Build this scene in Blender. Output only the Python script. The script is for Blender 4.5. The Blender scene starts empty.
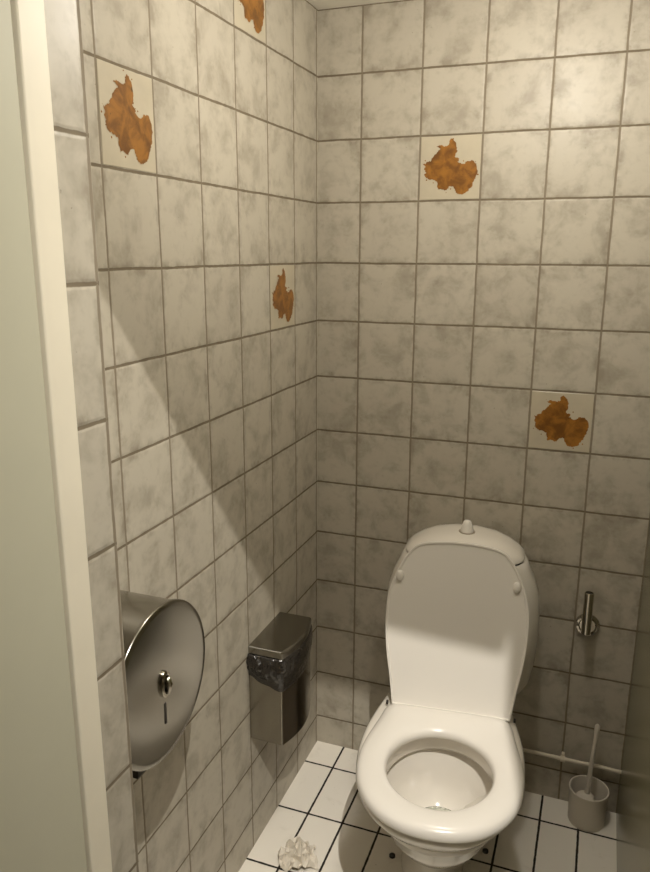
import bpy, bmesh, math, random
from mathutils import Vector, Matrix, noise
from mathutils.geometry import delaunay_2d_cdt
random.seed(7)
SC = bpy.context.scene
COL = SC.collection
sin, cos, pi = math.sin, math.cos, math.pi

# ------------------------------------------------------------------ helpers
def V(*a): return Vector(a)

def link(name, bm, mat, parent=None, smooth=False, bevel=0, seg=2, sub=0, autosm=None):
    bmesh.ops.recalc_face_normals(bm, faces=bm.faces)
    me = bpy.data.meshes.new(name); bm.to_mesh(me); bm.free()
    if smooth:
        for f in me.polygons: f.use_smooth = True
        if autosm: me.set_sharp_from_angle(angle=math.radians(autosm))
    o = bpy.data.objects.new(name, me); COL.objects.link(o)
    if mat: me.materials.append(mat)
    if parent: o.parent = parent
    if bevel:
        m = o.modifiers.new('bevel', 'BEVEL'); m.width = bevel; m.segments = seg; m.limit_method = 'ANGLE'; m.angle_limit = math.radians(35)
    if sub:
        m = o.modifiers.new('sub', 'SUBSURF'); m.levels = sub; m.render_levels = sub
    return o

def thing(name, label, cat, loc=(0, 0, 0), rotz=0):
    o = bpy.data.objects.new(name, None); COL.objects.link(o)
    o.location = loc; o.rotation_euler = (0, 0, rotz); o.empty_display_size = .05
    o['label'] = label; o['category'] = cat
    return o

def tag(o, label, cat):
    o['label'] = label; o['category'] = cat
    return o

def struct(o):
    o['kind'] = 'structure'
    return o

def box(bm, x0, x1, y0, y1, z0, z1):
    vs = [bm.verts.new((x, y, z)) for x in (x0, x1) for y in (y0, y1) for z in (z0, z1)]
    for f in ((0,1,3,2),(4,6,7,5),(0,4,5,1),(2,3,7,6),(0,2,6,4),(1,5,7,3)):
        bm.faces.new([vs[i] for i in f])

def loft(bm, rings, cap0=True, cap1=True, closed=False):
    R = [[bm.verts.new(p) for p in r] for r in rings]
    n = len(R[0])
    pairs = list(zip(R[:-1], R[1:])) + ([(R[-1], R[0])] if closed else [])
    for a, b in pairs:
        for i in range(n):
            j = (i + 1) % n
            bm.faces.new((a[i], a[j], b[j], b[i]))
    if not closed:
        if cap0: bm.faces.new(list(reversed(R[0])))
        if cap1: bm.faces.new(R[-1])

def tube(bm, pts, r, n=14, caps=True):
    pts = [Vector(p) for p in pts]
    rr = r if isinstance(r, (list, tuple)) else [r] * len(pts)
    rings = []; prev = None
    for i, p in enumerate(pts):
        t = (pts[min(i+1, len(pts)-1)] - pts[max(i-1, 0)]).normalized()
        if prev is None:
            a = Vector((0, 0, 1)) if abs(t.z) < .9 else Vector((1, 0, 0))
            prev = t.cross(a).normalized()
        u = (prev - t * prev.dot(t)).normalized(); w = t.cross(u); prev = u
        rings.append([p + (u * cos(2*pi*k/n) + w * sin(2*pi*k/n)) * rr[i] for k in range(n)])
    loft(bm, rings, caps, caps)

def lathe(bm, prof, c, axis='z', n=48, cap0=True, cap1=True):
    rings = []
    for r, h in prof:
        ring = []
        for k in range(n):
            a = 2*pi*k/n
            if axis == 'z': ring.append((c[0]+r*cos(a), c[1]+r*sin(a), c[2]+h))
            elif axis == 'x': ring.append((c[0]+h, c[1]+r*cos(a), c[2]+r*sin(a)))
            else: ring.append((c[0]+r*cos(a), c[1]+h, c[2]+r*sin(a)))
        rings.append(ring)
    loft(bm, rings, cap0, cap1)

def catmull(pts, n, closed=True):
    out = []; m = len(pts)
    for i in range(m if closed else m-1):
        g = lambda k: Vector(pts[k % m]) if closed else Vector(pts[max(0, min(m-1, k))])
        p0, p1, p2, p3 = g(i-1), g(i), g(i+1), g(i+2)
        for k in range(n):
            t = k/n
            out.append(.5*((2*p1)+(-p0+p2)*t+(2*p0-5*p1+4*p2-p3)*t*t+(-p0+3*p1-3*p2+p3)*t**3))
    if not closed: out.append(Vector(pts[-1]))
    return out

# ------------------------------------------------------------------ materials
class NT:
    def __init__(s, name):
        s.m = bpy.data.materials.new(name); s.m.use_nodes = True
        s.t = s.m.node_tree; s.b = s.t.nodes['Principled BSDF']
    def n(s, typ, **kw):
        nd = s.t.nodes.new(typ)
        for k, v in kw.items(): setattr(nd, k, v)
        return nd
    def put(s, sock, v):
        if hasattr(v, 'links') or isinstance(v, bpy.types.NodeSocket): s.t.links.new(v, sock)
        else: sock.default_value = v
    def math(s, op, a, b=0, c=None):
        nd = s.n('ShaderNodeMath', operation=op); s.put(nd.inputs[0], a); s.put(nd.inputs[1], b)
        if c is not None: s.put(nd.inputs[2], c)
        return nd.outputs[0]
    def noise(s, vec, scale, detail=3, rough=.55, dist=0):
        nd = s.n('ShaderNodeTexNoise'); s.put(nd.inputs['Vector'], vec)
        nd.inputs['Scale'].default_value = scale; nd.inputs['Detail'].default_value = detail
        nd.inputs['Roughness'].default_value = rough; nd.inputs['Distortion'].default_value = dist
        return nd.outputs['Fac']
    def sep(s):
        g = s.n('ShaderNodeNewGeometry'); q = s.n('ShaderNodeSeparateXYZ'); s.t.links.new(g.outputs['Position'], q.inputs[0])
        return g.outputs['Position'], q.outputs[0], q.outputs[1], q.outputs[2]
    def comb(s, a, b, c):
        nd = s.n('ShaderNodeCombineXYZ'); s.put(nd.inputs[0], a); s.put(nd.inputs[1], b); s.put(nd.inputs[2], c); return nd.outputs[0]
    def ramp(s, fac, a, b):   # smooth 0..1 between a and b
        nd = s.n('ShaderNodeMapRange', interpolation_type='SMOOTHSTEP'); s.put(nd.inputs[0], fac)
        nd.inputs[1].default_value = a; nd.inputs[2].default_value = b
        return nd.outputs[0]
    def mix(s, fac, a, b):
        nd = s.n('ShaderNodeMix', data_type='RGBA'); s.put(nd.inputs[0], fac); s.put(nd.inputs[6], a); s.put(nd.inputs[7], b); return nd.outputs[2]
    def bump(s, h, dist=.001, strength=1):
        nd = s.n('ShaderNodeBump'); nd.inputs['Distance'].default_value = dist; nd.inputs['Strength'].default_value = strength
        s.put(nd.inputs['Height'], h); s.t.links.new(nd.outputs[0], s.b.inputs['Normal'])
    def set(s, **kw):
        names = dict(col='Base Color', rough='Roughness', metal='Metallic', spec='Specular IOR Level', coat='Coat Weight', coatr='Coat Roughness', trans='Transmission Weight', ior='IOR')
        for k, v in kw.items(): s.put(s.b.inputs[names[k]], v)
        return s

def rgb(r, g, b):
    f = lambda c: (c/255/12.92) if c <= 10 else ((c/255+.055)/1.055)**2.4
    return (f(r), f(g), f(b), 1)

def tile_mat(name, plane, w, h, u0, v0, light, dark, grout, gw=.0045, floor=False):
    """grid of tiles; plane gives which two world axes run along the tile courses"""
    t = NT(name); pos, x, y, z = t.sep()
    if plane == 'xz': u, v = x, z
    elif plane == 'yz': u, v = t.math('MULTIPLY', y, -1), z
    else: u, v = x, t.math('MULTIPLY', y, -1)
    wob = t.math('MULTIPLY', t.math('SUBTRACT', t.noise(pos, 9, 2), .5), .0035 if not floor else .0012)
    uu = t.math('DIVIDE', t.math('ADD', t.math('SUBTRACT', u, u0), wob), w)
    vv = t.math('DIVIDE', t.math('ADD', t.math('SUBTRACT', v, v0), wob), h)
    iu, iv = t.math('FLOOR', uu), t.math('FLOOR', vv)
    fu, fv = t.math('FRACT', uu), t.math('FRACT', vv)
    du = t.math('MULTIPLY', t.math('MINIMUM', fu, t.math('SUBTRACT', 1, fu)), w)
    dv = t.math('MULTIPLY', t.math('MINIMUM', fv, t.math('SUBTRACT', 1, fv)), h)
    wn = t.n('ShaderNodeTexWhiteNoise', noise_dimensions='2D'); t.t.links.new(t.comb(iu, iv, 0), wn.inputs['Vector'])
    rnd = wn.outputs['Value']
    edge = t.math('MINIMUM', du, dv)
    en = t.math('ADD', edge, t.math('MULTIPLY', t.math('SUBTRACT', t.noise(pos, 60, 3), .5), .0022))
    tile = t.ramp(en, gw*.5-.0006, gw*.5+.0008)              # 0 in the joint, 1 on the tile
    sh = t.math('MULTIPLY', rnd, 37.0)
    pv = t.n('ShaderNodeVectorMath', operation='ADD'); t.t.links.new(pos, pv.inputs[0]); t.t.links.new(t.comb(sh, t.math('MULTIPLY', rnd, 91.), sh), pv.inputs[1])
    P = pv.outputs[0]
    if not floor:
        c1 = t.ramp(t.noise(P, 15, 4, .6, .25), .42, .72)
        c2 = t.ramp(t.noise(P, 48, 3, .6, .1), .50, .78)
        band = t.math('SUBTRACT', 1, t.ramp(en, .004, .022))           # clouds gather at tile edges
        bn = t.math('MULTIPLY', band, t.ramp(t.noise(P, 38, 3), .45, .65))
        cloud = t.math('MINIMUM', 1, t.math('ADD', t.math('MULTIPLY', c1, .75), t.math('ADD', t.math('MULTIPLY', c2, .3), t.math('MULTIPLY', bn, .5))))
        speck = t.ramp(t.noise(P, 120, 2), .74, .80)
        base = t.mix(cloud, light, dark)
        base = t.mix(t.math('MULTIPLY', speck, .45), base, rgb(92, 84, 70))
        tone = t.math('MULTIPLY', rnd, .10)
        base = t.mix(tone, base, rgb(120, 108, 92))
    else:
        dirt = t.ramp(t.noise(pos, 11, 5, .65, .5), .56, .80)
        sp = t.ramp(t.noise(pos, 70, 3, .6), .68, .76)
        base = t.mix(t.math('MULTIPLY', dirt, .35), light, dark)
        base = t.mix(t.math('MULTIPLY', sp, .5), base, rgb(110, 100, 85))
    gcol = t.mix(t.ramp(t.noise(pos, 22, 3), .35, .7), grout, rgb(122, 111, 93) if not floor else rgb(52, 44, 34))
    if not floor: gcol = t.mix(t.math('LESS_THAN', du, dv), gcol, rgb(134, 123, 106))      # upright joints paler; level joints keep bevel shade painted into the grout
    col = t.mix(tile, gcol, base)
    t.set(col=col, rough=t.math('ADD', t.math('MULTIPLY', t.math('SUBTRACT', 1, tile), .45), t.math('ADD', .34, t.math('MULTIPLY', t.noise(P, 30, 2), .14))), spec=.32)
    hgt = t.math('ADD', t.ramp(en, gw*.2, gw*.5+.004), t.math('MULTIPLY', t.noise(P, 26, 2), .25))
    t.bump(hgt, .0012, .45)
    return t.m

Z1, PITCH = 1.88626, .14965
LIGHT, DARK, GROUT = rgb(190, 183, 168), rgb(154, 146, 131), rgb(112, 101, 84)
M = {}
M['back'] = tile_mat('back wall tiles', 'xz', .14965, PITCH, .1148, Z1, LIGHT, DARK, GROUT)
M['left'] = tile_mat('left wall tiles', 'yz', .14706, PITCH, .15695, Z1, LIGHT, DARK, GROUT)
M['right'] = None
M['pillar'] = tile_mat('entrance tiles', 'yz', .1500, .1488, 1.192, 1.5795, LIGHT, DARK, GROUT)
M['floor'] = tile_mat('floor tiles', 'xy', .0975, .195, .087, .1, rgb(240, 234, 223), rgb(180, 170, 152), rgb(30, 26, 21), .0055, True)

def plain(name, col, rough=.5, spec=.5, metal=0, coat=0, nz=.04, scale=14, bumpd=0):
    t = NT(name); pos, *_ = t.sep()
    f = t.noise(pos, scale, 3)
    dk = tuple(c*(1-nz*3) for c in col[:3]) + (1,)
    t.set(col=t.mix(f, dk, col), rough=rough, spec=spec, metal=metal, coat=coat, coatr=.08)
    if bumpd: t.bump(t.noise(pos, scale*6, 3), bumpd, .6)
    return t.m

M['ceiling'] = plain('ceiling paint', rgb(250, 246, 234), .8)
M['right'] = plain('right wall panel', rgb(132, 127, 100), .22, nz=.05, scale=4)
M['jamb'] = plain('door frame paint', rgb(238, 230, 210), .45)
M['door'] = plain('door paint', rgb(196, 193, 172), .5, nz=.02)
M['hall'] = plain('corridor plaster', rgb(206, 198, 178), .8)
M['ceramic'] = plain('white ceramic', rgb(228, 222, 212), .12, .5, coat=.5, nz=.01)
M['seat'] = plain('white seat plastic', rgb(231, 226, 218), .22, .5, nz=.006)
M['groove'] = plain('dark joint', rgb(40, 34, 28), .7)
M['pipe'] = plain('painted pipe', rgb(222, 212, 192), .4)
M['brushwhite'] = plain('white brush plastic', rgb(224, 216, 202), .4)
M['bristle'] = plain('grey bristles', rgb(150, 142, 128), .9)
M['tissue'] = plain('tissue paper', rgb(232, 224, 210), .9, .2, bumpd=.0008, scale=30)
M['chrome'] = plain('chrome', (.50, .47, .41, 1), .08, metal=1, nz=.01)
M['dark'] = plain('dark plastic', rgb(38, 33, 27), .4)
M['creamtile'] = plain('cream glaze', rgb(200, 190, 168), .34, nz=.08, scale=20)

def steel(name, col, rough, axis):
    t = NT(name); pos, x, y, z = t.sep()
    s = {'y': t.comb(t.math('MULTIPLY', x, 300), t.math('MULTIPLY', y, 6), t.math('MULTIPLY', z, 300)),
         'z': t.comb(t.math('MULTIPLY', x, 300), t.math('MULTIPLY', y, 300), t.math('MULTIPLY', z, 6))}[axis]
    br = t.noise(s, 1, 3)
    big = t.noise(pos, 7, 2)
    t.set(col=col, metal=1, rough=t.math('ADD', rough, t.math('ADD', t.math('MULTIPLY', br, .04), t.math('MULTIPLY', big, .06))))
    t.bump(t.math('ADD', t.math('MULTIPLY', br, .0), t.math('MULTIPLY', big, 1.0)), .002, .3)
    return t.m
M['steel'] = steel('brushed steel', (.33, .315, .28, 1), .17, 'y')
M['steelv'] = steel('brushed bin steel', (.37, .35, .305, 1), .18, 'z')
M['steelreflect'] = steel('bin steel dark reflection', (.17, .15, .125, 1), .12, 'z')  # darker copy of the bin steel, dark reflection put into its colour

t = NT('black bin bag'); pos, *_ = t.sep()
t.set(col=rgb(38, 34, 30), rough=.13, spec=.8); t.bump(t.noise(pos, 55, 3, .5, .8), .006, .6); M['bag'] = t.m

t = NT('painted orange motif'); pos, *_ = t.sep()
c = t.mix(t.ramp(t.noise(pos, 32, 4, .6, .5), .34, .66), rgb(108, 68, 22), rgb(156, 105, 40))
c = t.mix(t.ramp(t.noise(pos, 100, 3), .64, .76), c, rgb(86, 60, 28))
t.set(col=c, rough=.32); M['motif'] = t.m

t = NT('water'); t.set(col=(.93, .96, .93, 1), rough=.03, trans=1, ior=1.33); M['water'] = t.m

# ------------------------------------------------------------------ setting
W, H = .863, 2.036
YF = -1.31            # corridor face of the entrance wall
def slab(name, mat, *b):
    bm = bmesh.new(); box(bm, *b); return struct(link(name, bm, mat))
slab('floor', M['floor'], -.06, W+.06, -1.31, .06, -.06, 0)
slab('ceiling', M['ceiling'], -.06, W+.06, -1.31, .06, H, H+.06)
wall_left = slab('wall_left', M['left'], -.06, 0, -1.31, .06, 0, H)
wall_back = slab('wall_back', M['back'], 0, W, 0, .06, 0, H)
wall_right = slab('wall_right', M['right'], W, W+.06, -1.31, .06, 0, H)
slab('wall_front', M['pillar'], 0, .205, -1.31, -1.189, 0, H)            # tiled pier left of the doorway
LINT = 1.926
slab('trim_1', M['jamb'], .205, .80, -1.31, -1.25, LINT, H)                # lintel over the doorway
slab('trim_2', M['jamb'], .804, W, -1.31, -1.25, 0, H)                     # right door jamb
bm = bmesh.new(); box(bm, .205, .216, -1.2905, -1.2545, 0, LINT)
struct(link('trim_3', bm, M['jamb'], bevel=.0015))                         # pale door frame strip
# open door leaf, swung out into the corridor
door = bpy.data.objects.new('door_1', None); COL.objects.link(door); struct(door)
bm = bmesh.new(); box(bm, .172, .213, -2.03, -1.2935, .006, 1.926); link('door_leaf', bm, M['door'], door, bevel=.002)
bm = bmesh.new()
lathe(bm, [(.024, 0), (.024, .008), (.010, .010), (.010, .045)], (.213, -1.95, 1.0), 'x', 24)
tube(bm, [(.252, -1.95, 1.0), (.252, -1.90, 1.0), (.252, -1.84, 1.0)], .009)
link('door_handle', bm, M['chrome'], door, smooth=True, autosm=40)
# corridor in front of the cubicle
slab('floor_corridor', M['floor'], -1.2, 2.2, -3.3, -1.31, -.06, 0)
slab('ceiling_corridor', M['ceiling'], -1.2, 2.2, -3.3, -1.31, 2.58, 2.64)
slab('wall_corridor_left', M['hall'], -1.26, -1.2, -3.3, -1.31, 0, 2.58)
slab('wall_corridor_right', M['hall'], 2.2, 2.26, -3.3, -1.31, 0, 2.58)
slab('wall_corridor_rear', M['hall'], -1.2, 2.2, -3.36, -3.3, 0, 2.58)
bm = bmesh.new()
box(bm, -1.2, -.06, -1.31, -1.25, 0, 2.58); box(bm, W+.06, 2.2, -1.31, -1.25, 0, 2.58); box(bm, -.06, W+.06, -1.31, -1.25, H+.06, 2.58)
struct(link('wall_corridor_front', bm, M['hall']))

# decorated tiles: a cream glazed square with an orange painted splash
MOT = [(300,90),(322,112),(335,130),(345,165),(345,200),(330,235),(365,250),(352,272),(385,290),(415,285),(428,268),(450,272),(470,265),(488,285),(500,300),(512,350),(500,385),(502,402),(488,420),(480,450),(462,480),(450,500),(425,520),(400,530),(378,528),(360,520),(348,498),(335,480),(328,458),(310,462),(290,470),(275,490),(262,496),(230,480),(205,490),(198,455),(195,420),(175,412),(150,405),(128,402),(105,385),(92,372),(105,345),(90,330),(100,305),(75,270),(98,285),(120,265),(138,262),(150,235),(165,225),(185,195),(205,175),(215,168),(180,150),(205,138),(230,145),(262,150),(282,135),(280,110)]
MOT = [((a-50)/490, (b-60)/515) for a, b in MOT]
def decor(wall, o, du, u0, u1, z0, z1, nrm, seed):
    """o: point on the wall plane, du: horizontal unit vector, nrm: out of the wall"""
    rnd = random.Random(seed); g = .0028
    o, du, nrm = Vector(o), Vector(du), Vector(nrm)
    P = lambda a, z, d: o + du*a + Vector((0, 0, z)) + nrm*d
    bm = bmesh.new()
    r = [[P(a, z, d) for a, z in ((u0+g+e, z0+g+e), (u1-g-e, z0+g+e), (u1-g-e, z1-g-e), (u0+g+e, z1-g-e))] for d, e in ((-.0005, 0), (.0003, 0), (.0008, .0008))]
    loft(bm, r)
    tl = link('decor_tile', bm, M['creamtile'], wall)
    pts = []
    for i, (a, b) in enumerate(MOT):
        a2, b2 = MOT[(i+1) % len(MOT)]
        for k in range(3):
            f = k/3; j = .012 if k else .004
            pts.append((a+(a2-a)*f+rnd.uniform(-j, j), b+(b2-b)*f+rnd.uniform(-j, j)))
    bm = bmesh.new()
    n_ = len(pts)
    vo, eo, fo, *_r = delaunay_2d_cdt([Vector(q) for q in pts], [(i, (i+1) % n_) for i in range(n_)], [], 1, 1e-5)
    vv = [bm.verts.new(P(u0+(u1-u0)*q.x, z1-(z1-z0)*q.y, .0013)) for q in vo]
    for f_ in fo: bm.faces.new([vv[i] for i in f_])
    for _ in range(14):                                                      # stray paint flecks
        a, b = rnd.choice(MOT); a += rnd.uniform(-.06, .06); b += rnd.uniform(-.06, .06); q = rnd.uniform(.005, .013)
        rr = [[P(u0+(u1-u0)*(a+q*cos(k)*rnd.uniform(.6, 1.3)), z1-(z1-z0)*(b+q*sin(k)), d) for k in (0, 1, 2, 3, 4, 5)] for d in (.0004, .0012)]
        loft(bm, rr)
    bmesh.ops.triangulate(bm, faces=[f for f in bm.faces if len(f.verts) > 4])
    link('painted_motif', bm, M['motif'], tl)
zr = lambda k: Z1 - (k-1)*PITCH          # height of horizontal joint k
cb = lambda k: .1148 + (k-1)*.14965      # back wall vertical joint k
cl = lambda k: .15695 + (k-1)*.14706     # left wall vertical joint k
decor(wall_back, (0, 0, 0), (1, 0, 0), cb(2), cb(3), zr(3), zr(2), (0, -1, 0), 1)
decor(wall_back, (0, 0, 0), (1, 0, 0), cb(4), cb(5), zr(7), zr(6), (0, -1, 0), 2)
decor(wall_left, (0, 0, 0), (0, 1, 0), -cl(6), -cl(5), zr(3), zr(2), (1, 0, 0), 3)
decor(wall_left, (0, 0, 0), (0, 1, 0), -cl(2), -cl(1), zr(5), zr(4), (1, 0, 0), 4)
decor(wall_left, (0, 0, 0), (0, 1, 0), -cl(3), -cl(2), zr(1), zr(0), (1, 0, 0), 5)

# ------------------------------------------------------------------ toilet (local x = sideways, -y = forward)
TH = .11
toilet = thing('toilet', 'white ceramic toilet with its seat lid raised against the cistern', 'toilet', (.42, 0, 0), TH)
N = 96
def outline(tmin, tmax, hw, tw, rear, e=2.25, er=3.2, cx=0, n=N, tc=.42):
    """ring seen from above: widest (hw) at tw, rounded front to tmax, rear end tmin of half width `rear` with rounded corners"""
    poly = []
    K = 160
    def half(t):
        if t >= tw: return hw*max(0, 1-((t-tw)/(tmax-tw))**e)**(1/e)
        f = (tw-t)/(tw-tmin); s = f*f*(3-2*f)
        w = hw+(rear-hw)*s
        c = .03                                   # corner softness
        if t < tmin+c: w -= c*(1-math.sqrt(max(0, 1-((tmin+c-t)/c)**2)))
        return w
    ts = [tmin+(tmax-tmin)*(.5-.5*cos(pi*i/K)) for i in range(K+1)]
    right = [(half(t), t) for t in ts]; left = [(-half(t), t) for t in reversed(ts)]
    poly = right+left
    out = []
    for k in range(n):
        a = 2*pi*k/n; dx, dy = sin(a), cos(a); best = None
        for i in range(len(poly)):
            (x1, y1), (x2, y2) = poly[i], poly[(i+1) % len(poly)]
            y1 -= tc; y2 -= tc
            ex, ey = x2-x1, y2-y1; den = dx*ey-dy*ex
            if abs(den) < 1e-12: continue
            r = (x1*ey-y1*ex)/den; s = (x1*dy-y1*dx)/den
            if r > 0 and -1e-6 <= s <= 1+1e-6 and (best is None or r > best): best = r
        out.append((cx+dx*best, tc+dy*best))
    return out
def ring(ol, z): return [(x, -t, z) for x, t in ol]
def ellipse(cx, ct, a, b, n=N): return [(cx+a*sin(2*pi*k/n), ct+b*cos(2*pi*k/n)) for k in range(n)]
def inset(ol, d, c=(0, .45)):
    out = []
    for x, t in ol:
        v = Vector((x-c[0], t-c[1])); l = v.length; v *= (l-d)/l; out.append((c[0]+v.x, c[1]+v.y))
    return out
SX = -.002
rim = outline(.055, .712, .179, .45, .118, cx=-.006)
bm = bmesh.new()
foot = outline(.10, .45, .076, .31, .080, tc=.30, cx=-.022)
rings = [ring(foot, 0), ring(foot, .012), ring(inset(foot, .006, (0, .3)), .018),
         ring(outline(.11, .435, .062, .29, .070, tc=.30, cx=-.022), .05), ring(outline(.11, .43, .055, .30, .066, tc=.30, cx=-.022), .14),
         ring(outline(.10, .445, .058, .33, .070, tc=.32, cx=-.018), .20), ring(outline(.085, .50, .074, .36, .085, tc=.36, cx=-.014), .255),
         ring(outline(.07, .605, .115, .43, .104, tc=.40, cx=-.010), .32), ring(inset(rim, .014), .366), ring(rim, .385), ring(rim, .396), ring(inset(rim, .004), .402), ring(inset(rim, .010), .405)]
IC = .522
rings += [ring(ellipse(SX, IC, .124, .150), .405), ring(ellipse(SX, IC, .120, .147), .401), ring(ellipse(SX, IC, .118, .145), .392), ring(ellipse(SX, IC, .118, .145), .356),
          ring(ellipse(SX, IC, .121, .148), .351), ring(ellipse(SX, IC, .134, .160), .350), ring(ellipse(SX, IC, .134, .160), .338), ring(ellipse(SX, IC, .122, .147), .330), ring(ellipse(SX, IC, .112, .134), .295),
          ring(ellipse(SX, IC-.006, .092, .108), .255), ring(ellipse(SX, IC-.015, .058, .072), .228), ring(ellipse(SX, IC-.03, .036, .045), .225), ring(ellipse(SX, IC-.03, .02, .03), .224)]
loft(bm, rings)
bowl = link('bowl', bm, M['ceramic'], toilet, smooth=True, autosm=60)
bm = bmesh.new(); lathe(bm, [(.0715, 0), (.0715, .003)], (0, 0, .236), n=48)
for v in bm.verts: v.co = Vector((v.co.x*.95+SX, v.co.y*1.15-(IC-.012), v.co.z))
link('water', bm, M['water'], bowl)
for sx, t_ in ((-.121, .345), (.104, .272)):
    bm = bmesh.new(); lathe(bm, [(.0075, 0), (.0075, .005), (.004, .008), (.001, .0085)], (sx, -t_, .0), n=20)
    b_ = link('floor_bolt', bm, M['dark'], toilet, smooth=True, autosm=40); b_['label'] = 'dark floor bolt cap'
# seat
so = outline(.325, .722, .173, .525, .146, e=2.2, cx=SX, tc=.53)
si = [(SX+(x-SX), t) for x, t in outline(.425, .655, .109, .535, .05, e=2.1, cx=SX, tc=.53)]
si = ellipse(SX, .5375, .110, .1205)
prof = [(0, .409), (0, .418), (.03, .4245), (.10, .4285), (.25, .431), (.5, .4325), (.75, .431), (.90, .427), (.97, .4215), (1, .415), (1, .409), (.97, .4065), (.5, .4062), (.03, .4065)]
bm = bmesh.new()
loft(bm, [[(a[0]+(b[0]-a[0])*f, -(a[1]+(b[1]-a[1])*f), z) for a, b in zip(si, so)] for f, z in prof], closed=True)
seat = link('seat', bm, M['seat'], toilet, smooth=True, autosm=70)
# raised lid, leaning back on the cistern
LID = [(-.138, -.014), (-.149, .055), (-.160, .115), (-.1665, .18), (-.1655, .24), (-.155, .285), (-.140, .322), (-.122, .352), (-.100, .374), (-.06, .384), (0, .388)]
LID = LID + [(-x, l) for x, l in reversed(LID[:-1])]
lp = catmull(LID, 5, closed=False)
base, up = Vector((0, -.319, .4275)), Vector((0, .100, .375)).normalized()
nf = Vector((0, -up.z, up.y))                  # towards the viewer
def lidring(d, ins):
    out = []
    for p in lp:
        v = Vector((p.x, p.y-.2)); L = v.length; v *= (L-ins)/L
        out.append(base+Vector((v.x+.002, 0, 0))+up*(v.y+.2)+nf*d)
    return out
bm = bmesh.new()
loft(bm, [lidring(-.012, .010), lidring(-.009, .003), lidring(-.004, 0), lidring(.002, 0), lidring(.004, .0015), lidring(.004, .005), lidring(.0015, .0075), lidring(.0010, .014)])
lid = link('seat_lid', bm, M['seat'], toilet, smooth=True, autosm=40)
for sx, l in ((-.136, .295), (.136, .295)):
    bm = bmesh.new(); c = base+Vector((sx, 0, 0))+up*l
    rr = []
    for rad, h in ((1, 0), (1, .004), (.8, .0065), (.4, .0075)):
        rr.append([c+Vector((cos(2*pi*k/20)*.009*rad, 0, 0))+up*(sin(2*pi*k/20)*.013*rad)+nf*(h+.001) for k in range(20)])
    loft(bm, rr); link('bumper', bm, M['seat'], lid, smooth=True, autosm=50)
for sx in (-.118, .118):
    bm = bmesh.new(); tube(bm, [(sx-.020, -.309, .418), (sx+.020, -.309, .418)], .008)
    box(bm, sx-.012, sx+.012, -.316, -.296, .402, .418)
    link('hinge', bm, M['seat'], toilet, smooth=True, autosm=40)
for sx in (-.147, .150):
    bm = bmesh.new(); tube(bm, [(sx-.003, -.320, .416), (sx+.002, -.320, .416)], .005)
    h_ = link('hinge_pin', bm, M['groove'], toilet); h_['label'] = 'dark hinge pin'
# cistern
def tankring(z, hw, t0, t1, e=3.2):
    out = []; c, d = (t0+t1)/2, (t1-t0)/2
    for k in range(64):
        a = 2*pi*k/64; ca, sa = cos(a), sin(a)
        out.append((.007+hw*math.copysign(abs(ca)**(2/e), ca), -(c+d*math.copysign(abs(sa)**(2/e), sa)), z))
    return out
T0 = .028
bm = bmesh.new()
loft(bm, [tankring(z, hw, T0, t1) for z, hw, t1 in ((.400, .165, .215), (.43, .180, .222), (.48, .187, .226), (.54, .1915, .226), (.60, .1905, .222), (.65, .186, .216), (.69, .172, .209), (.72, .157, .203), (.7365, .147, .199))])
tank = link('cistern', bm, M['ceramic'], toilet, smooth=True, autosm=60)
bm = bmesh.new()
loft(bm, [tankring(.7362, .1440, T0+.004, .195), tankring(.7418, .1440, T0+.004, .195)])
g_ = link('lid_joint', bm, M['groove'], tank); g_['label'] = 'dark gap under the cistern lid'
bm = bmesh.new()
loft(bm, [tankring(z, hw, t0, t1, e) for z, hw, t0, t1, e in ((.7415, .1465, T0, .199, 3.2), (.747, .1455, T0, .1985, 3.2), (.758, .132, T0+.002, .193, 3), (.7715, .110, T0+.006, .184, 2.8), (.782, .082, T0+.014, .17, 2.6), (.7885, .048, T0+.03, .15, 2.4), (.791, .015, T0+.05, .12, 2.2))])
tlid = link('cistern_lid', bm, M['ceramic'], toilet, smooth=True, autosm=60)
bm = bmesh.new(); lathe(bm, [(.0165, 0), (.0165, .004), (.0155, .006), (.0125, .017), (.0095, .026), (.007, .0285), (.002, .0293)], (.010, -.115, .7905), n=28)
link('flush_knob', bm, M['seat'], toilet, smooth=True, autosm=45)
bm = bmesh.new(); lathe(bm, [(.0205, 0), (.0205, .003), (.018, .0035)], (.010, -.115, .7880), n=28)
k_ = link('knob_collar', bm, plain('grey knob ring', rgb(150, 138, 120), .4), toilet); k_['label'] = 'greyish collar of the flush knob'  # collar under the knob, greyish in itself

# ------------------------------------------------------------------ jumbo roll dispenser
DC = (.0, -.983, .808); DR = .130
disp = thing('paper_dispenser', 'round brushed steel toilet roll dispenser on the left wall with a lock', 'paper dispenser', (0, 0, 0))
bm = bmesh.new()
lathe(bm, [(DR-.003, .001), (DR-.003, .117)], DC, 'x', 80)
link('housing', bm, M['steel'], disp, smooth=True, autosm=40)
bm = bmesh.new()
lathe(bm, [(DR-.001, .114), (DR, .1150), (DR, .1185), (DR-.0015, .1205), (DR-.010, .1212), (DR*.6, .1226), (DR*.25, .1233), (.004, .1235)], DC, 'x', 80)
cover = link('front_cover', bm, M['steel'], disp, smooth=True, autosm=50)
LX = .1232
lc = (LX, -.9875, .810)
bm = bmesh.new()
lathe(bm, [(.0125, -.001), (.0125, .004), (.0105, .006), (.009, .006), (.0085, .003)], lc, 'x', 32)
for v in bm.verts: v.co.z = lc[2]+(v.co.z-lc[2])*1.8
link('lock', bm, M['chrome'], cover, smooth=True, autosm=40)
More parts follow.
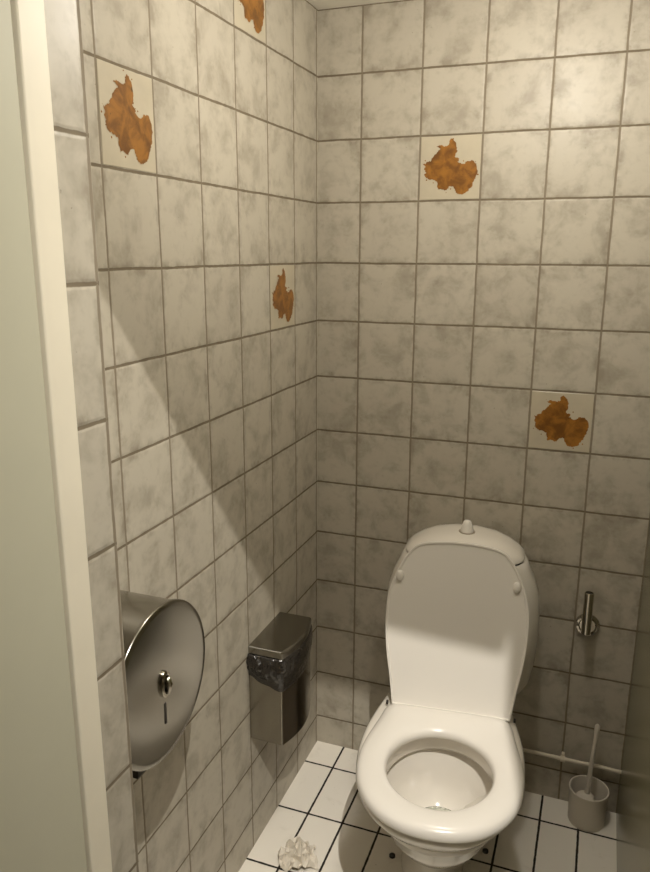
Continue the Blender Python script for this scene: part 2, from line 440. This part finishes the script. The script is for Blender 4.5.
bm = bmesh.new(); tube(bm, [(LX+.005, lc[1]+.001, lc[2]+.012), (LX+.009, lc[1]+.003, lc[2]+.001), (LX+.006, lc[1]+.001, lc[2]-.016)], [.0045, .0055, .0035], 12)
link('lock_tab', bm, M['chrome'], cover, smooth=True)
bm = bmesh.new(); box(bm, LX-.0025, LX+.0008, lc[1]-.0022, lc[1]+.0022, .740, .776)
s_ = link('level_slot', bm, M['dark'], cover); s_['label'] = 'narrow dark slot below the lock'
bm = bmesh.new(); box(bm, .062, .098, -1.035, -1.008, .664, .686)
s_ = link('tear_guide', bm, M['dark'], disp, bevel=.002); s_['label'] = 'dark paper outlet under the drum'

# ------------------------------------------------------------------ sanitary bin
bin_ = thing('sanitary_bin', 'steel sanitary bin on the left wall with a black bag over its rim', 'bin', (0, 0, 0))
def binplan(grow=0, n=24):
    y0, y1, d, pk = -.453-grow, -.275+grow, .085+grow, .017
    pts = [(.0005, y0), (d, y0)]
    for i in range(1, n):
        f = i/n; pts.append((d+pk*sin(pi*f), y0+(y1-y0)*f))
    return pts+[(d, y1), (.0005, y1)]
def prism(bm, plan, z0, z1): loft(bm, [[(x, y, z0) for x, y in plan], [(x, y, z1) for x, y in plan]])
bm = bmesh.new(); prism(bm, binplan(), .318, .535)
body = link('body', bm, M['steelv'], bin_, bevel=.002)
bm = bmesh.new()
pl = binplan()[1:-1]
fr = [(x+.0012, y) for x, y in pl]
loft(bm, [[(x, y+(.002 if i == 0 else 0), z) for z in (.3195, .50)] for i, (x, y) in enumerate(fr)], cap0=False, cap1=False) if False else None
ring_ = [(x+.0004, y) for x, y in pl]+[(x+.0016, y) for x, y in reversed(pl)]
prism(bm, ring_, .320, .50)
f_ = link('front_panel', bm, M['steelreflect'], bin_); f_['label'] = 'curved bin front with a dark reflection put into its colour'  # thin sheet over the body carrying the painted dark reflection
# bag folded over the rim
bm = bmesh.new()
pl = binplan(.0)
dense = []
for i in range(len(pl)-1):
    a, b = Vector(pl[i]), Vector(pl[i+1]); k = max(1, int((b-a).length/.005))
    dense += [a+(b-a)*(j/k) for j in range(k)]
dense.append(Vector(pl[-1]))
rows = 14; cols = []
for i, p in enumerate(dense):
    q = dense[min(i+1, len(dense)-1)]-dense[max(i-1, 0)]; nn = Vector((q.y, -q.x)).normalized()
    if nn.dot(p-Vector((.03, -.324))) < 0: nn = -nn
    s = i/len(dense)
    col = []
    near = s < .28                                   # the short side facing the door
    zb = (.490-.028*s/.28 if near else .464+.050*((s-.28)/.72)**1.2)+.006*noise.noise(Vector((s*14, 1.3, 0)))
    wr = 1.9 if near else .5-.3*s
    for r in range(rows+1):
        f = r/rows; z = .549+(zb-.549)*f
        amp = sin(pi*min(1, f*1.1+.05))
        d = .004+amp*(.003+wr*(.010*abs(noise.noise(Vector((s*24, z*34, .3))))+.005*abs(noise.noise(Vector((s*60, z*30, 2))))))
        col.append(Vector((max(.0012, p.x+nn.x*d), p.y+nn.y*d, z)))
    cols.append(col)
Vg = [[bm.verts.new(c) for c in col] for col in cols]
for i in range(len(Vg)-1):
    for r in range(rows): bm.faces.new((Vg[i][r], Vg[i+1][r], Vg[i+1][r+1], Vg[i][r+1]))
bag = link('bin_bag', bm, M['bag'], bin_, smooth=True); bag['label'] = 'shiny black bag folded over the rim'
m = bag.modifiers.new('thick', 'SOLIDIFY'); m.thickness = .0012; m.offset = -1
bm = bmesh.new()
pl = binplan(.0035)
loft(bm, [[(max(.0005, x+o), y, z) for x, y in pl] for o, z in ((0, .546), (0, .563), (-.0025, .5675))])
link('lid', bm, M['steel'], bin_, bevel=.0025, seg=3)

# ------------------------------------------------------------------ spare roll holder
holder = thing('spare_roll_holder', 'empty chrome upright spare roll holder on the back wall', 'roll holder', (0, 0, 0))
fc = (.745, 0, .537)
bm = bmesh.new(); lathe(bm, [(.030, -.0005), (.030, -.006), (.027, -.010), (.022, -.011), (.019, -.008), (.004, -.008)], fc, 'y', 40)
link('flange', bm, M['chrome'], holder, smooth=True, autosm=35)
bm = bmesh.new()
arc = [(.745, -.006, .537), (.745, -.030, .537)]+[(.745, -.030-.022*sin(a), .537+.022*(1-cos(a))) for a in (pi/8, pi/4, 3*pi/8, pi/2)]
tube(bm, arc, .007, 16); link('arm', bm, M['chrome'], holder, smooth=True, autosm=40)
bm = bmesh.new()
lathe(bm, [(.0115, 0), (.0115, .108), (.0100, .110), (.0085, .110), (.0085, .100), (.002, .100)], (.742, -.052, .538), n=28)
post = link('post', bm, M['chrome'], holder, smooth=True, autosm=35)
bm = bmesh.new(); lathe(bm, [(.0083, 0), (.0083, .004)], (.742, -.052, .6415), n=24); e_ = link('end_hole', bm, M['dark'], post); e_['label'] = 'dark open end of the post'

# ------------------------------------------------------------------ toilet brush and its pot
pc = (.787, -.054, 0)
bm = bmesh.new()
lathe(bm, [(.045, .0), (.0465, .004), (.0465, .02), (.0490, .090), (.0505, .095), (.0500, .099), (.047, .099), (.0455, .094), (.0435, .02), (.004, .016)], pc, n=48)
pot = link('brush_pot', bm, M['brushwhite'], smooth=True, autosm=45)
tag(pot, 'round white plastic toilet brush pot on the floor in the right corner', 'brush pot')
brush = thing('toilet_brush', 'white toilet brush with a thin handle standing in its floor pot', 'toilet brush', pc)
bm = bmesh.new()
hp = [(-.006, -.004, .06), (-.003, .001, .10), (.000, .006, .17), (.004, .010, .24), (.005, .012, .268)]
tube(bm, hp, [.0085, .0062, .0055, .0055, .0062], 14)
tube(bm, [(.005, .012, .266), (.0055, .0125, .277), (.0056, .0126, .282)], [.0066, .0066, .003], 14)
link('handle', bm, M['brushwhite'], brush, smooth=True, autosm=50)
bm = bmesh.new(); lathe(bm, [(.012, .0), (.020, .002), (.024, .008), (.018, .014), (.006, .018)], (-.007, -.006, .066), n=28)
link('splash_guard', bm, M['brushwhite'], brush, smooth=True)
bm = bmesh.new(); lathe(bm, [(.012, .0), (.028, .006), (.031, .025), (.026, .043), (.008, .047)], (-.007, -.006, .019), n=32)
for v in bm.verts: v.co += Vector((noise.noise(v.co*90), noise.noise(v.co*90+Vector((5, 0, 0))), 0))*.003
link('bristles', bm, M['bristle'], brush)

# ------------------------------------------------------------------ water pipe along the wall foot
bm = bmesh.new()
pz = .138
pts = [(.46, -.012, pz)] + [(x, -.012+.0012*sin(x*40), pz) for x in (.52, .58, .64, .70, .76, .81)] + [(.838, -.013, pz), (.850, -.0135, pz), (.8628, -.0135, pz)]
tube(bm, pts, .0050, 12)
pipe = thing('water_pipe', 'thin pale water pipe running low along the back wall behind the toilet', 'pipe', (0, 0, 0))
link('tube', bm, M['pipe'], pipe, smooth=True, autosm=40)
for x in (.545, .715):
    bm = bmesh.new(); lathe(bm, [(.0085, -.006), (.0085, .006)], (x, -.0115, pz), 'x', 20); box(bm, x-.004, x+.004, -.012, -.0005, pz-.004, pz+.014)
    link('clip', bm, M['pipe'], pipe, bevel=.001)

# ------------------------------------------------------------------ crumpled tissue
bm = bmesh.new()
nx = 15
gv = []
for i in range(nx+1):
    rowv = []
    for j in range(nx+1):
        a, b = (i/nx-.5)*2, (j/nx-.5)*2
        r = math.hypot(a, b); q = Vector((a*2.1, b*2.1, 4.2))
        fold = abs(noise.noise(q*1.6))*1.0+abs(noise.noise(q*3.1+Vector((3, 1, 0))))*.7
        env = max(0, 1-(r*.78)**3)
        z = .004+.052*env*(fold*1.15+.08)
        sc = .043*(1-.16*noise.noise(Vector((math.atan2(b, a)*.9, 7, 0))))
        dx = noise.noise(q*1.7+Vector((0, 9, 0)))*.014; dy = noise.noise(q*1.7+Vector((9, 0, 0)))*.014
        rowv.append(bm.verts.new((a*sc+dx, b*sc*.88+dy, max(.0012, z))))
    gv.append(rowv)
for i in range(nx):
    for j in range(nx): bm.faces.new((gv[i][j], gv[i+1][j], gv[i+1][j+1], gv[i][j+1]))
tis = link('crumpled_tissue', bm, M['tissue']); tis.location = (.122, -.452, 0); tis.rotation_euler = (0, 0, .5)
m = tis.modifiers.new('thick', 'SOLIDIFY'); m.thickness = .0008; m.offset = 1
tag(tis, 'crumpled white tissue lying on the floor tiles near the left wall', 'tissue')

# ------------------------------------------------------------------ light
def lamp(name, loc, power, rad, col):
    l = bpy.data.lights.new(name, 'POINT'); l.energy = power; l.shadow_soft_size = rad; l.color = col
    o = bpy.data.objects.new(name, l); COL.objects.link(o); o.location = loc
    return o
lamp('cubicle_lamp', (.57, -.60, 1.905), 11.4, .032, (1, .94, .855))
l = bpy.data.lights.new('corridor_spot', 'SPOT'); l.energy = 155; l.shadow_soft_size = .007; l.color = (1, .95, .86)
l.spot_size = math.radians(62); l.spot_blend = 1.0
sp = bpy.data.objects.new('corridor_spot', l); COL.objects.link(sp); sp.location = (.90, -1.75, 2.506)
sp.rotation_euler = (Vector((.40, -.45, .40))-sp.location).to_track_quat('-Z', 'Y').to_euler()
w = bpy.data.worlds.new('world'); SC.world = w; w.use_nodes = True
w.node_tree.nodes['Background'].inputs[0].default_value = (.5, .48, .40, 1)
w.node_tree.nodes['Background'].inputs[1].default_value = .05

# ------------------------------------------------------------------ camera
r = V(.93686, .34969, .00338); u = V(-.0870, .22372, .97076); f = V(-.33871, .90976, -.24001)
cam = bpy.data.cameras.new('camera'); co = bpy.data.objects.new('camera', cam); COL.objects.link(co)
co.matrix_world = Matrix(((r.x, u.x, -f.x, .7168), (r.y, u.y, -f.y, -1.8662), (r.z, u.z, -f.z, 1.4638), (0, 0, 0, 1)))
cam.sensor_fit = 'VERTICAL'; cam.sensor_height = 24; cam.lens = 24*742.06/872; cam.clip_start = .02
SC.camera = co
SC.view_settings.view_transform = 'Standard'; SC.view_settings.look = 'None'
SC.view_settings.exposure = 0; SC.view_settings.gamma = 1; SC.view_settings.use_curve_mapping = False
